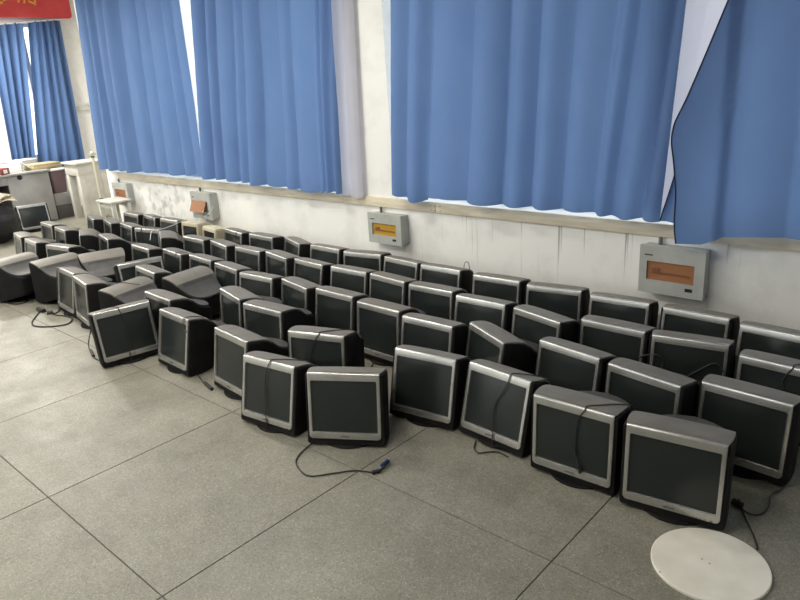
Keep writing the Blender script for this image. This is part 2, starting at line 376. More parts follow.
MB_ = make_monitor_meshes('beige', 'beige', 'beige_dark', 'beige_dark', .78)
def monitor(x, y, yaw, pitch, label, group, near=True, lib=None, z=.045, roll=0, name='crt_monitor'):
    lib = lib or MM
    e = empty(name, (x, y, 0), R(yaw)); tag(e, label, 'monitor', group)
    if roll: e.rotation_euler[1] = R(roll)
    for nm in ('housing', 'bezel', 'screen', 'top_cover', 'rear_cover'):
        o = link(nm, lib[nm], e); o.location = (0, 0, z); o.rotation_euler = (R(pitch), 0, 0)
        if near and nm == 'rear_cover': link('vent_slots', lib['vent_slots'], o)
        if near and nm == 'bezel': link('badge', lib['badge'], o); link('control_buttons', lib['buttons'], o)
    o = link('stand', lib['stand'], e)
    if z != .045 or pitch < -14: o.rotation_euler = (R(pitch*.5), 0, 0); o.location = (0, 0, .012)
    e['tilt'] = R(pitch); e['lift'] = z
    return e
def local_cable(e, pts, r=.0027, beads=(), material='cable_black'):
    o = link('signal_cable', tube_me('signal_cable', pts, r, material), e); o.location = (0, 0, e['lift']); o.rotation_euler = (e['tilt'], 0, 0)
    for a, b, rr in beads: link('ferrite_bead', tube_me('ferrite_bead', [a, b], rr, material, smooth=False), o)
    return o
def world_cable(e, pts, r=.0032, plugs=(), material='cable_black', name='power_cable'):
    bpy.context.view_layer.update(); inv = e.matrix_world.inverted()
    o = link(name, tube_me(name, [inv @ Vector(p) for p in pts], r, material), e)
    for a, b, rr, mt in plugs: link('plug', tube_me('plug', [inv @ Vector(a), inv @ Vector(b)], rr, mt, n=8, smooth=False), o)
    return o
ORD = ['first', 'second', 'third', 'fourth', 'fifth', 'sixth', 'seventh', 'eighth', 'ninth', 'tenth', 'eleventh', 'twelfth', 'thirteenth', 'fourteenth', 'fifteenth', 'sixteenth', 'seventeenth', 'eighteenth', 'nineteenth']
ROW4 = [(-0.776, 3.628, -4.0, -9.6), (-1.209, 3.70, -1.6, -7.7), (-1.662, 3.705, 3.6, -8.8), (-2.102, 3.706, 9.6, -7.4), (-2.552, 3.7, 4.0, -7.2), (-3.073, 3.711, 0.9, -10.6), (-3.487, 3.724, -4.0, -10.9), (-3.894, 3.74, 11.0, -6.0), (-4.357, 3.718, -0.2, -9.4), (-4.849, 3.745, -19.0, -9.6), (-5.262, 3.738, -1.1, -5.0), (-5.738, 3.732, -8.9, -8.2), (-6.095, 3.70, -8, -6), (-6.535, 3.75, 3, -6.0), (-6.963, 3.74, -0.6, -7.2), (-7.422, 3.73, -8.6, -10.1), (-7.80, 3.72, -2.1, -7.2)]
ROW3 = [(-0.653, 3.219, -4.0, -5.8), (-1.085, 3.288, 9.0, -7.9), (-1.504, 3.279, -0.3, -6.6), (-1.949, 3.204, -13.8, -7.0), (-2.376, 3.242, 2.1, -10.6), (-2.804, 3.288, 1.7, -6.5), (-3.238, 3.313, -5.6, -7.5), (-3.649, 3.322, 2.3, -9.2), (-4.115, 3.307, -4.1, -10.8), (-4.532, 3.335, -11.0, -5.8), (-4.942, 3.329, -1.5, -8.2), (-5.395, 3.338, -11.4, -6.7), (-5.809, 3.341, -1.0, -5.7), (-6.33, 3.27, -27, -6.7), (-6.69, 3.34, 12, -5.5), (-7.173, 3.33, -8.6, -8.6), (-7.596, 3.333, -13.8, -6.2), (-8.078, 3.346, -14.9, -8.3)]
ROW2 = [(-0.695, 2.838, -3.7, -5.4), (-1.122, 2.776, -9.5, -5.7), (-1.552, 2.842, -8.1, -10.4), (-2.055, 2.81, -25.5, -10.2), (-2.417, 2.765, 1.9, -9.7), (-2.847, 2.821, -1.0, -5.2), (-3.314, 2.862, -0.3, -8.4), (-3.737, 2.861, -11.3, -7.2), (-4.156, 2.835, 4.4, -9.2), (-4.616, 2.877, -7.0, -8.0), (-5.068, 2.925, -4.3, -8.7), (-5.514, 2.916, -6.3, -8.9), (-5.972, 2.864, -4.4, -7.5), (-6.796, 2.90, -12.2, -7.5), (-7.29, 2.887, -24, -5.6), (-7.72, 2.851, -6.5, -6.9), (-8.196, 2.903, -3.7, -5.4)]
ROW1 = [(-0.796, 2.349, 8.1, -2), (-1.228, 2.342, 2.0, -2), (-1.695, 2.40, -4.2, -15), (-2.113, 2.37, 8.2, -14), (-2.811, 2.278, 17.8, -5.8), (-3.481, 2.4, 3.4, -5.2), (-3.941, 2.462, -13.6, -5.6)]
M4, M3, M2, M1 = [], [], [], []
k = 0
for i, (x, y, a, pt) in enumerate(ROW4):
    if i in (12, 13):
        M4.append(monitor(x, y, a, pt, ('beige CRT monitor standing a little forward of the other beige one', 'beige CRT monitor directly below the breaker box with hanging orange flap')[i-12], 'beige monitors', False, MB_, name='beige_crt_monitor')); continue
    M4.append(monitor(x, y, a, pt, 'silver-fronted CRT monitor, %s of the row against the wall counting from the round board' % ORD[k], 'monitors in the row against the wall', i < 4)); k += 1
for i, (x, y, a, pt) in enumerate(ROW3):
    M3.append(monitor(x, y, a, pt, 'silver-fronted CRT monitor, %s from the round board in second row out from wall' % ORD[i], 'monitors in the second row from the wall', i < 5))
for i, (x, y, a, pt) in enumerate(ROW2):
    M2.append(monitor(x, y, a, pt, 'silver-fronted CRT monitor, %s from the round board in third row out from wall' % ORD[i], 'monitors in the third row from the wall', i < 8))
L1 = ['silver-fronted CRT monitor with bare screen, nearest the round white board', 'silver-fronted CRT monitor with a cable hooked over its large hood', 'silver-fronted CRT monitor leaning back with a kinked cable down its screen',
      'silver-fronted CRT monitor leaning back with clear screen, beside gap in front row', 'silver-fronted CRT monitor with thin cable over it, behind the front pair',
      'silver-fronted CRT monitor beside the sideways-turned one in the fourth row from wall', 'silver-fronted CRT monitor turned sideways in the fourth row from the wall']
for i, (x, y, a, pt) in enumerate(ROW1): M1.append(monitor(x, y, a, pt, L1[i], 'monitors in the front row'))
FR = [(-2.263, 1.973, 31.3, -10, 'silver-fronted CRT monitor standing foremost, cable with blue plug on floor before it'),
      (-2.739, 1.845, 7.4, -12, 'silver-fronted CRT monitor with one long black cable down its screen'),
      (-3.258, 1.97, -5.6, -9.7, 'silver-fronted CRT monitor half hidden behind the one with the long cable'),
      (-3.901, 1.968, -2.1, -12, 'silver-fronted CRT monitor with a short cable over its top corner'),
      (-4.367, 2.138, -2.6, -7.6, 'silver-fronted CRT monitor whose rear tongue overlaps an away-facing monitor'),
      (-5.159, 2.459, -6.2, -9.3, 'silver-fronted CRT monitor in front of the one facing along the wall'),
      (-5.773, 2.07, -4.3, -10.6, 'silver-fronted CRT monitor with a cable hanging down the bezel corner'),
      (-5.332, 2.019, -9.3, -5.9, 'narrow-looking silver CRT monitor with cable-free bezel, beside the corner-cabled one'),
      (-6.788, 2.455, 10.0, -5.1, 'silver-fronted CRT monitor behind the two away-facing monitors near the plugs'),
      (-7.401, 2.40, -5.0, -10.5, 'silver-fronted CRT monitor at the desk end, second from the black bag'),
      (-7.846, 2.458, -9.7, -6.2, 'silver-fronted CRT monitor at the desk end, nearest the black bag')]
MF = [monitor(x, y, a, pt, lb, 'monitors at the front edge', i < 4) for i, (x, y, a, pt, lb) in enumerate(FR)]
T1 = monitor(-4.275, 1.90, 77, -9, 'CRT monitor facing along the row with cable down its screen, front edge', 'monitors facing along the wall', roll=-1)
T2 = monitor(-5.40, 2.63, 77, -11.5, 'CRT monitor facing along the rows, its lower half hidden by another monitor', 'monitors facing along the wall', False)
T3 = monitor(-9.95, 3.45, 80, -14, 'CRT monitor standing apart in front of the grey desk', 'monitors facing along the wall', False)
BACKS = [(-4.86, 2.64, -82, -9, 'CRT monitor facing away, grey hood and rear tongue showing, just before third row'), (-4.96, 2.185, -76.3, -4, 'CRT monitor facing away just behind the tilted front monitor'),
         (-6.27, 2.66, -107, -11, 'CRT monitor facing away with its broad grey hood turned to the wall'), (-6.41, 2.258, -85.7, -4, 'CRT monitor facing away, black side showing, beside the corner-cabled monitor'),
         (-6.82, 2.035, -77.5, -4, 'outermost CRT monitor facing away, black side showing, by floor plugs')]
MBK = [monitor(x, y, a, pt, lb, 'monitors facing away') for x, y, a, pt, lb in BACKS]

# cables lying over monitors (paths in the monitor's own tilted frame)
def drape(e, x, path, back=(.02, .12), r=.0027, beads=()):
    pts = [(x+back[0]*3, back[1]*1.3, .345), (x+back[0]*2, back[1], .3485), (x+back[0], .05, .351), (x+.002, .012, .347), (x, -.0045, .334)]+[(x+dx, -.0055, z) for dx, z in path]
    return local_cable(e, pts, r, beads)
drape(M1[2], .072, [(-.01, .29), (-.04, .22), (-.062, .165), (-.055, .09), (-.045, .01), (-.04, -.035)], (.045, .1))
drape(M1[1], .06, [(-.025, .29), (-.035, .22), (-.034, .13), (-.01, .05)], (.05, .1), beads=[((.026, -.0065, .135), (.028, -.0065, .115), .007), ((.045, -.0065, .06), (.052, -.0065, .035), .008)])
drape(MF[1], .02, [(-.02, .29), (-.03, .22), (-.024, .12), (-.012, .02), (-.012, -.03)], (.05, .1))
drape(M1[4], .025, [(-.025, .3), (-.045, .25), (-.055, .2), (-.05, .1)], (.05, .1))
drape(MF[3], .145, [(-.004, .31), (.0, .28), (.02, .265), (.05, .26)], (.012, .09))
drape(T1, -.02, [(.01, .29), (.012, .2), (.012, .1), (.0, .01), (0, -.03)], (-.012, .06))
drape(M3[0], .05, [(-.02, .3), (-.03, .26), (-.01, .2), (.03, .15)], (.03, .08))
drape(MF[6], -.15, [(-.022, .31), (-.03, .25), (-.03, .15), (-.022, .02), (-.015, -.03)], (.03, .08))
drape(M2[11], .1, [(.0, .31), (.02, .3), (.06, .28)], (.02, .06))
drape(M4[11], .09, [(-.005, .325), (-.01, .3), (-.006, .26)], (.06, .06))
drape(M4[15], .13, [(-.005, .325), (-.01, .3), (-.006, .26)], (.03, .06))
local_cable(M3[1], [(-.25, .02, .20), (-.2, -.005, .225), (-.15, -.007, .235), (-.12, -.007, .22), (-.115, -.007, .19), (-.13, -.01, .15)])
local_cable(M3[1], [(-.06, -.02, .08), (0, -.008, .14), (.06, -.007, .19), (.12, -.007, .235), (.15, -.007, .23), (.18, -.007, .19), (.188, .0, .12)])
drape(M3[14], -.07, [(-.005, .325), (-.008, .25), (-.012, .15)], (.12, .07))
drape(MBK[1], .02, [(.0, .33)], (-.02, .14))

local_cable(M4[5], [(.02, .3, .25), (.03, .27, .33), (.05, .26, .37), (.075, .26, .365), (.085, .27, .32), (.09, .3, .25)])
def fl(px, py, z=.006): return on_z(px, py, z)
a, b = fl(386, 466, .014), fl(389, 459, .02)
world_cable(MF[0], [fl(320, 437, .03), fl(311, 444, .01), fl(299, 455), fl(296, 463), fl(302, 472), fl(312, 476), fl(335, 473), fl(355, 470.5), fl(374, 472.5)], .0036,
            [(fl(372, 472.5, .009), fl(380, 470.5, .01), .010, 'cable_black'), (fl(380, 470.5, .012), fl(384, 467, .014), .006, 'cable_black'), (fl(382, 466, .016), fl(388, 461, .018), .011, 'vga_blue'), (fl(388, 461, .018), fl(389.5, 459.5, .02), .007, 'plug_metal')], name='signal_cable')
world_cable(MBK[3], [fl(62, 303, .02), fl(60, 309), fl(56, 313), fl(50, 313), fl(56, 315), fl(66, 316), fl(72, 319), fl(67, 324), fl(50, 326.5), fl(35, 326), fl(32, 322), fl(37, 315), fl(41, 310)], .0055,
            [(fl(38, 309, .014), fl(44, 311, .014), .020, 'cable_black'), (fl(47, 313, .014), fl(53, 312, .014), .018, 'cable_black')])
world_cable(MBK[4], [fl(30, 299, .01), fl(27, 301.5), fl(18, 304), fl(8, 303), fl(3, 301)], .0055, [(fl(0, 302, .012), fl(5, 300.5, .012), .015, 'cable_black')])
world_cable(T1, [fl(93, 327, .15), fl(90, 334, .10), fl(88.5, 345, .03), fl(91, 352, .012), fl(95, 358), fl(101, 361)], .0045, [(fl(90.5, 350, .014), fl(93.5, 356, .012), .010, 'cable_black')])
world_cable(M1[2], [fl(477, 438, .02), fl(475, 443), fl(474.5, 449), fl(479, 453), fl(488, 452), fl(498, 452), fl(508, 457)], .0033)
world_cable(M2[0], [fl(796, 462, .03), fl(793, 470), fl(790, 481), fl(780, 490), fl(771, 495), fl(769, 506), fl(763, 513), fl(755, 515), fl(746, 512), fl(741, 507)], .0033, [(fl(733, 501, .016), fl(742, 506, .014), .015, 'cable_black')])
world_cable(M1[0], [fl(739, 499, .02), fl(742, 509), fl(746, 519), fl(752, 532), fl(757, 545), fl(757, 549)], .0033)
world_cable(MF[3], [fl(203, 340, .2), fl(198, 357, .1), fl(197, 372, .02), fl(203, 382), fl(208, 387)], .0033, [(fl(205, 383, .01), fl(212, 389, .01), .011, 'cable_black')])
world_cable(M2[5], [fl(390, 352, .02), fl(380, 357), fl(374, 362), fl(370, 369)], .0033)
wc = [on_y(213, 206, YW-.13), on_y(211, 211, YW-.17), on_y(205, 217, YW-.2), on_z(197, 219.5, .43), on_z(188, 219, .425), on_z(180, 222, .425), on_z(171, 226, .425), on_z(160, 229.5, .425), on_z(152, 231, .42), on_z(150, 240, .36)]

# ------------------------------------------------------------------ breaker boxes on the wall
def breaker_box(c, amber, label, d=.11, lid='flush'):
    """c: pixels of the four corners (tl, tr, bl, br) of the box front"""
    yf = YW-d; P = [on_y(*q, yf) for q in c]
    x0 = (P[0].x+P[2].x)/2; x1 = (P[1].x+P[3].x)/2; z1 = (P[0].z+P[1].z)/2; z0 = (P[2].z+P[3].z)/2
    w, hh = x1-x0, z1-z0
    e = empty('breaker_box', (x0, YW, z0)); tag(e, label, 'breaker box', 'breaker boxes on the wall')
    link('backbox', box_me('backbox', (.006, w-.006, -d+.03, 0, .006, hh-.006), 'box_grey', .006), e)
    bm = bmesh.new(); wx0, wx1, wz0, wz1 = w*.12, w*.85, hh*.28, hh*.68
    for dm in ((0, w, -d, -d+.034, 0, wz0), (0, w, -d, -d+.034, wz1, hh), (0, wx0, -d, -d+.034, wz0, wz1), (wx1, w, -d, -d+.034, wz0, wz1)): box(bm, *dm)
    bmesh.ops.remove_doubles(bm, verts=bm.verts, dist=1e-5)
    link('front_cover', finish('front_cover', bm, 'box_grey'), e)
    bm = bmesh.new(); box(bm, wx0, wx1, -d+.012, -d+.02, wz0, wz1)
    if lid == 'flap':
        for v in bm.verts: v.co = Vector((v.co.x-.01, v.co.y, v.co.z)); v.co.y -= (v.co.z-wz0)/(wz1-wz0)*-.0+.022+.05*(1-(v.co.z-wz0)/(wz1-wz0))
    link('inspection_window', finish('inspection_window', bm, amber), e)
    if lid == 'flush':
        sw = link('breaker_strip', box_me('breaker_strip', (wx0+.03, wx1-.03, -d+.008, -d+.013, wz0+(wz1-wz0)*.34, wz0+(wz1-wz0)*.44), 'amber_dark'), e)
        link('breaker_switch', box_me('breaker_switch', (wx0+w*.09, wx0+w*.2, -d+.006, -d+.013, wz0+(wz1-wz0)*.44, wz0+(wz1-wz0)*.66), 'amber_dark'), e)
    link('name_plate', box_me('name_plate', (w*.08, w*.21, -d-.0015, -d+.001, hh*.795, hh*.82), 'badge_dark'), e)
    link('type_plate', box_me('type_plate', (w*.73, w*.84, -d-.0015, -d+.001, hh*.13, hh*.2), 'vent_black'), e)
    link('conduit', tube_me('conduit', [(w*.24, -.03, hh-.008), (w*.24, -.03, SILL0-z0-.001)], .012, 'conduit', n=10, smooth=False), e)
    return e
B4 = breaker_box([(640.6, 245), (706, 251.5), (637.5, 291), (702.5, 300.5)], 'amber', 'large grey breaker box with brown window, below the parted curtains')
B3 = breaker_box([(367.5, 212), (400.5, 217), (369, 241), (401.5, 247)], 'amber_yellow', 'grey breaker box with bright yellow window, below the wall pier')
B2 = breaker_box([(190, 191), (209, 194), (193, 217), (212, 220.5)], 'amber', 'grey breaker box with hanging orange flap and a white cable', lid='flap')
B1 = breaker_box([(112, 182), (126.5, 184), (114, 201), (129, 205)], 'amber', 'grey breaker box with orange window above the low stool', d=.09)
world_cable(B2, wc, .0032, material='cable_white', name='white_cable')

# ------------------------------------------------------------------ curtains
def curtain_mesh(name, left, right, ztop, zbot, y0, creases, amp, seed, material, nx=160, nz=26, lift=.014):
    """left/right: functions of height fraction t (0 bottom .. 1 top) giving x; zbot(s): hem height; creases: fold valleys as fractions across"""
    rnd = random.Random(seed); C = [-.03]+list(creases)+[1.03]
    pan = [(rnd.uniform(.3, 1.15), rnd.uniform(-.7, .7), rnd.uniform(-.012, .012), rnd.uniform(.6, 1.5)) for _ in range(len(C)-1)]
    S = sorted({i/nx for i in range(nx+1)} | {c+d for c in creases for d in (-.002, 0, .002)})
    bm = bmesh.new(); g = []
    for j in range(nz+1):
        t = j/nz; row = []
        for s in S:
            sw = s+.010*math.sin(2.2*t+seed)+.006*math.sin(5*t+seed*2+s*9)
            k = 0
            while k < len(C)-2 and sw > C[k+1]: k += 1
            w = C[k+1]-C[k]; p = min(1, max(0, (sw-C[k])/w)); A, tl, zo, ex = pan[k]
            prof = math.sin(math.pi*p)**ex; d = amp*A*min(1.25, .55+w*6)*(.75+.25*(1-t))*(prof+tl*(p-.5)*math.sin(math.pi*p))
            zb = zbot(s)+lift+zo*.6-.010*prof; z = zb+(ztop-zb)*t
            x = left(t)+(right(t)-left(t))*s
            y = y0+amp*.5-d+.008*noise.noise(Vector((x*2.5, z*1.2, seed)))+.003*noise.noise(Vector((x*11, z*7, seed+4)))
            row.append(bm.verts.new((x, y, z)))
        g.append(row)
    for j in range(nz):
        for i in range(len(S)-1): bm.faces.new((g[j][i], g[j][i+1], g[j+1][i+1], g[j+1][i]))
    return finish(name, bm, material, 180)
YC = YW-.115; ZT = 3.02
def edge(top, bot, y=YC):
    """x of a curtain edge from a pixel on it near the top of the frame and one at the hem"""
    P, Q = on_y(*top, y), on_y(*bot, y); zt, zb = P.z, Q.z
    return lambda t: Q.x+(P.x-Q.x)*((zb+(ZT-zb)*t)-zb)/(zt-zb)
def hemz(pts, y=YC):
    P = [on_y(*q, y) for q in pts]
    def f(s):
        q = s*(len(P)-1); i = min(int(q), len(P)-2); return P[i].z+(P[i+1].z-P[i].z)*(q-i)
    return f
# pair over the far window
c1 = tag(link('curtain', curtain_mesh('curtain', edge((73, 0), (99, 171)), edge((178, 0), (204, 176)), ZT, hemz([(99, 170), (125, 172.5), (152, 174), (180, 176), (204, 176)]), YC, [.10, .2, .29, .45, .60, .70, .84, .93], .075, 1, 'blue_cloth')), 'blue curtain at the end of the long wall, above the stool', 'curtain', 'blue curtains on the long wall')
c2 = tag(link('curtain', curtain_mesh('curtain', edge((192, 0), (205, 178)), edge((333, 0), (343, 195)), ZT, hemz([(205, 178), (235, 182), (265, 186), (300, 190), (322, 194), (342, 194)]), YC, [.09, .17, .30, .38, .50, .63, .72, .86, .90, .95], .07, 2, 'blue_cloth')), 'blue curtain with pale lining showing at its edge, beside the wall pier', 'curtain', 'blue curtains on the long wall')
link('lining', curtain_mesh('lining', edge((329, 0), (338, 193), YC+.06), edge((352, 0), (363, 196), YC+.06), ZT, hemz([(338, 195), (363, 196.5)], YC+.06), YC+.06, [.5], .02, 5, 'lining_cloth', nx=24, lift=0), c2)
# pair over the near window
c3 = tag(link('curtain', curtain_mesh('curtain', edge((389, 0), (392, 197)), edge((689, 0), (661, 222)), ZT, hemz([(392, 196), (404, 202), (418, 199), (445, 203), (480, 206), (520, 209), (560, 213), (600, 217), (622, 221), (661, 222)]), YC, [.065, .17, .335, .47, .58, .69, .80, .86, .95], .07, 3, 'blue_cloth', nx=220, lift=.02)), 'wide blue curtain over the near window, beside the wall pier', 'curtain', 'blue curtains on the long wall')
link('lining', curtain_mesh('lining', edge((660, 0), (650, 205), YC+.07), edge((760, 0), (690, 215), YC+.07), ZT, hemz([(650, 205), (690, 212)], YC+.07), YC+.07, [.5], .02, 6, 'lining_cloth', nx=30, lift=0), c3)

def strip_surface(name, rows, material):
    bm = bmesh.new(); g = [[bm.verts.new(p) for p in r] for r in rows]
    for a, b in zip(g[:-1], g[1:]):
        for i in range(len(a)-1): bm.faces.new((a[i], a[i+1], b[i+1], b[i]))
    return finish(name, bm, material, 180)
# nearest curtain: its hem edge swings out in front, then hangs
def c4_left(py):
    pts = [(-260, 830), (-120, 782), (0, 733), (60, 707), (100, 689), (125, 676), (140, 674), (165, 677), (190, 679), (225, 677), (242, 679)]
    for (a, xa), (b, xb) in zip(pts[:-1], pts[1:]):
        if a <= py <= b: return xa+(xb-xa)*(py-a)/(b-a)
    return pts[-1][1]
YN = YC-.06; rows = []; hem = []; XCR = on_y(731, 110, YN).x
for j in range(46):
    py = 242-j*(242+255)/45; t = j/45
    P = on_y(c4_left(py), py, YN); row = []
    for i in range(161):
        s = i/160; x1 = .62; x = P.x+(x1-P.x)*s
        zb = interp([(0, 0.0), (.07, .012), (.12, .055), (.2, .075), (1.01, .085)], s)[0]*(1-t)
        q = (x-XCR)*3.1; q -= math.floor(q); fold = (.05*math.sin(math.pi*q)**.8 if x > XCR else 0)
        bul = .075*(1-1/(1+math.exp(-(x-XCR)/.006)))*(.55+.45*min(1, max(0, 1-(XCR-x)/.30)))
        row.append(Vector((x, YN-fold-bul+.07*min(1, s*3), P.z+zb)))
    rows.append(row); hem.append(row[0]+Vector((0, -.002, 0)))
c4 = tag(link('curtain', strip_surface('curtain', rows, 'blue_cloth')), 'blue curtain with black-piped edge swinging loose above the large breaker box', 'curtain', 'blue curtains on the long wall')
link('hem_piping', tube_me('hem_piping', hem, .0038, 'hem_black', n=6, k=2), c4)
# turned-back corner of the same curtain, hanging behind its edge
tri = []
for j in range(13):
    t = j/12; py = 224-t*(224-168)
    a = on_y(660+(677-660)*t, py-(1-t)*3, YC-.02); b = on_y(682, py, YC-.02)
    tri.append([a.lerp(b, i/8)+Vector((0, .012*math.sin(i*.8), 0)) for i in range(9)])
fo = link('turned_corner', strip_surface('turned_corner', tri, 'blue_cloth'), c4)
link('hem_piping', tube_me('hem_piping', [r[0]+Vector((0, -.003, 0)) for r in tri], .0035, 'hem_black', n=6, k=2), fo)
# curtain rails
for i, (a, b) in enumerate(((-9.3, -4.1), (-3.95, 1.8))):
    e = tag(link('curtain_rail', tube_me('curtain_rail', [(a, YC, ZT+.015), (b, YC, ZT+.015)], .014, 'lamp_white', n=10, smooth=False)), ('white curtain rail over the far window', 'white curtain rail over the near window')[i], 'curtain rail')
    for x in (a+.1, (a+b)/2, b-.1): link('bracket', box_me('bracket', (x-.01, x+.01, YC, YW, ZT+.005, ZT+.025), 'lamp_white'), e)
# end wall pair
def end_curtain(tl, tr, bl, br, seed, label, folds):
    X = XE+.10; P = [on_x(*q, X) for q in (tl, tr, bl, br)]; rnd = random.Random(seed); a0 = rnd.uniform(0, 6); rows = []
    for j in range(19):
        t = j/18; A = P[2].lerp(P[0], t); B = P[3].lerp(P[1], t); row = []
        for i in range(61):
            s = i/60; q = A.lerp(B, s); row.append(q+Vector((.035*math.sin(folds*6.28*s+a0)+.02*math.sin(folds*2.9*s+a0*2+t), 0, .012*math.sin(folds*12.6*s) if j == 18 else 0)))
        rows.append(row)
    return tag(link('curtain', strip_surface('curtain', rows, 'blue_cloth')), label, 'curtain', 'blue curtains on the end wall')
end_curtain((-14, 25), (22, 23), (14, 176), (36, 176), 3, 'narrow blue curtain on the end wall behind the white cartons', 4)
end_curtain((27, 22), (59, 20), (38, 176), (88, 176), 4, 'blue curtain on the end wall behind the cream cabinet', 5)
e = tag(link('curtain_rail', tube_me('curtain_rail', [tuple(on_x(-25, 26, XE+.1)), tuple(on_x(62, 19, XE+.1))], .014, 'lamp_white', n=10, smooth=False)), 'curtain rail on the end wall under red banner', 'curtain rail')

# ------------------------------------------------------------------ red banner on the end wall
XB = XE+.16; P0 = on_x(72.5, 18.5, XB); PL = on_x(-60, 21.5, XB)
bw, bh = P0.y-PL.y, .62
e = empty('banner', (XB, PL.y, P0.z)); tag(e, 'red banner with yellow characters hung high on the end wall', 'banner')
bm = bmesh.new(); n = 24; pr = []
for cx, cz, a0 in ((bw-.05, bh-.05, 0), (.05, bh-.05, 90), (.05, .05, 180), (bw-.05, .05, 270)):
    for i in range(5): a = R(a0+22.5*i); pr.append((cx+.05*math.cos(a), cz+.05*math.sin(a)))
loft(bm, [[Vector((x, y, z)) for y, z in pr] for x in (-.03, -.005, 0)]); link('board', finish('board', bm, 'banner_red', 40), e)
for yy in (.3, bw-.3): link('standoff', box_me('standoff', (-.16, -.031, yy-.02, yy+.02, bh-.12, bh-.08), 'lamp_white'), e)
def stroke(y0, z0, y1, z1, w):
    d = Vector((0, y1-y0, z1-z0)); nrm = Vector((0, -d.z, d.y)).normalized()*w/2; bm = bmesh.new(); q = Vector((0.001, y0, z0)); r_ = q+d
    loft(bm, [[v+Vector((x, 0, 0)) for v in (q+nrm, r_+nrm, r_-nrm, q-nrm)] for x in (0, .006)]); link('character_stroke', finish('character_stroke', bm, 'banner_yellow'), e)
def bp(px, py): q = on_x(px, py, XB); return q.y-PL.y, q.z-P0.z
for a, b, w in (((-12, 4), (5, 2.5), .03), ((-4, 3), (-3, -12), .028), ((4, 3), (5, -12), .03), ((18, 2.5), (21, -8), .028), ((24, 3.5), (26, -12), .026), ((28, 1), (36, 4.5), .028), ((35, 4), (34, -10), .028), ((18, -6), (36, -8), .028), ((20, -14), (36, -16), .028)):
    stroke(*bp(*a), *bp(*b), w)

# ------------------------------------------------------------------ round white board on the floor
bm = bmesh.new(); rr = []; rad = .2
for r_, z in ((rad-.002, .0005), (rad, .003), (rad, .012), (rad-.003, .015)): rr.append([Vector((r_*math.cos(2*math.pi*i/72), r_*math.sin(2*math.pi*i/72), z)) for i in range(72)])
loft(bm, rr); e = empty('round_board', (-.583, 2.184, 0)); tag(e, 'round off-white board lying flat on the floor before the monitors', 'board')
link('disc', finish('disc', bm, 'white_board', 30), e)
for px, py in ((702, 559), (709.5, 563.5), (660, 572)):
    p = on_z(px, py, .015); bm = bmesh.new(); bmesh.ops.create_cone(bm, cap_ends=True, segments=10, radius1=.003, radius2=.002, depth=.002); o = link('screw', finish('screw', bm, 'screw'), e); o.location = (p.x+.583, p.y-2.184, .0155)

# ------------------------------------------------------------------ far end: desk and what is on it
DZ = .76
A = on_z(60, 219.5); A.x = -10.58; A.y = 4.02
dx0, dx1, dy0, dy1 = -11.42, -10.58, 3.02, 3.99
e = empty('office_desk', (-11, 3.5, 0)); tag(e, 'grey office desk with cartons and papers on it, by end wall', 'desk')
def part(name, dims, material, parent, org, bev=0):
    d = (dims[0]-org[0], dims[1]-org[0], dims[2]-org[1], dims[3]-org[1], dims[4]-org[2], dims[5]-org[2]); return link(name, box_me(name, d, material, bev), parent)
og = (-11, 3.5, 0)
part('desk_top', (dx0, dx1+.03, dy0, dy1+.03, DZ-.03, DZ), 'desk_grey', e, og, .006)
part('front_panel', (dx1-.03, dx1, 3.42, dy1, .02, DZ-.031), 'desk_grey', e, og, .003)
part('side_panel', (dx0, dx1-.031, dy1-.03, dy1, .0, DZ-.031), 'desk_grey', e, og, .003)
part('side_panel', (dx0, dx1-.031, dy0, dy0+.03, .0, DZ-.031), 'desk_grey', e, og, .003)
part('back_panel', (dx0, dx0+.02, dy0+.031, dy1-.031, .1, DZ-.031), 'desk_grey', e, og)
part('drawer_unit', (dx0+.021, dx1-.04, 3.42, dy1-.031, .05, DZ-.04), 'desk_dark', e, og)
part('apron', (dx1-.03, dx1, dy0, 3.419, DZ-.15, DZ-.031), 'desk_grey', e, og)
bm = bmesh.new(); bmesh.ops.create_cone(bm, cap_ends=True, segments=20, radius1=.035, radius2=.033, depth=.008, matrix=Matrix.Rotation(R(90), 4, 'Y')); o = link('cable_grommet', finish('cable_grommet', bm, 'vent_black'), e); q = on_x(19.5, 177.5, dx1); o.location = (dx1+.004+11, q.y-3.5, q.z)
def prop(name, px, py, size, rz, material, label, cat, x=-10.9, z=DZ, extra=None, bev=.004, tilt=0, yy=None):
    q = on_x(px, py, x)
    if yy: q.y = yy
    e = empty(name, (x, q.y, z), R(rz)); tag(e, label, cat)
    a, b, c = size; bm = bmesh.new(); box(bm, -a/2, a/2, -b/2, b/2, 0, c, bev)
    o = link('body', finish('body', bm, material, 35), e); o.rotation_euler = (R(tilt), 0, 0)
    return e
q = prop('carton', 23, 156, (.24, .26, .11), 12, 'carton_grey', 'small white-topped grey carton on the desk', 'box', x=-11.25)
link('lid', box_me('lid', (-.122, .122, -.142, .142, .111, .13), 'paper_white', .003), q)
q = prop('open_carton', 7, 160, (.26, .29, .13), -14, 'paper_white', 'open white carton with raised flap on the desk', 'box', x=-10.86)
bm = bmesh.new(); box(bm, -.13, .13, -.004, .004, 0, .2); o = link('flap', finish('flap', bm, 'paper_white'), q); o.location = (0, -.16, .135); o.rotation_euler = (R(-50), 0, 0)
bm = bmesh.new(); box(bm, -.13, .13, -.004, .004, 0, .12); o = link('flap', finish('flap', bm, 'paper_white'), q); o.location = (0, .17, .13); o.rotation_euler = (R(-135), 0, 0)
q = prop('flat_carton', 41, 160, (.34, .42, .045), 4, 'cardboard', 'flat tan cardboard package lying on the desk edge', 'package', x=-10.85)
link('lid', box_me('lid', (-.165, .165, -.2, .2, .046, .075), 'cardboard', .004), q)
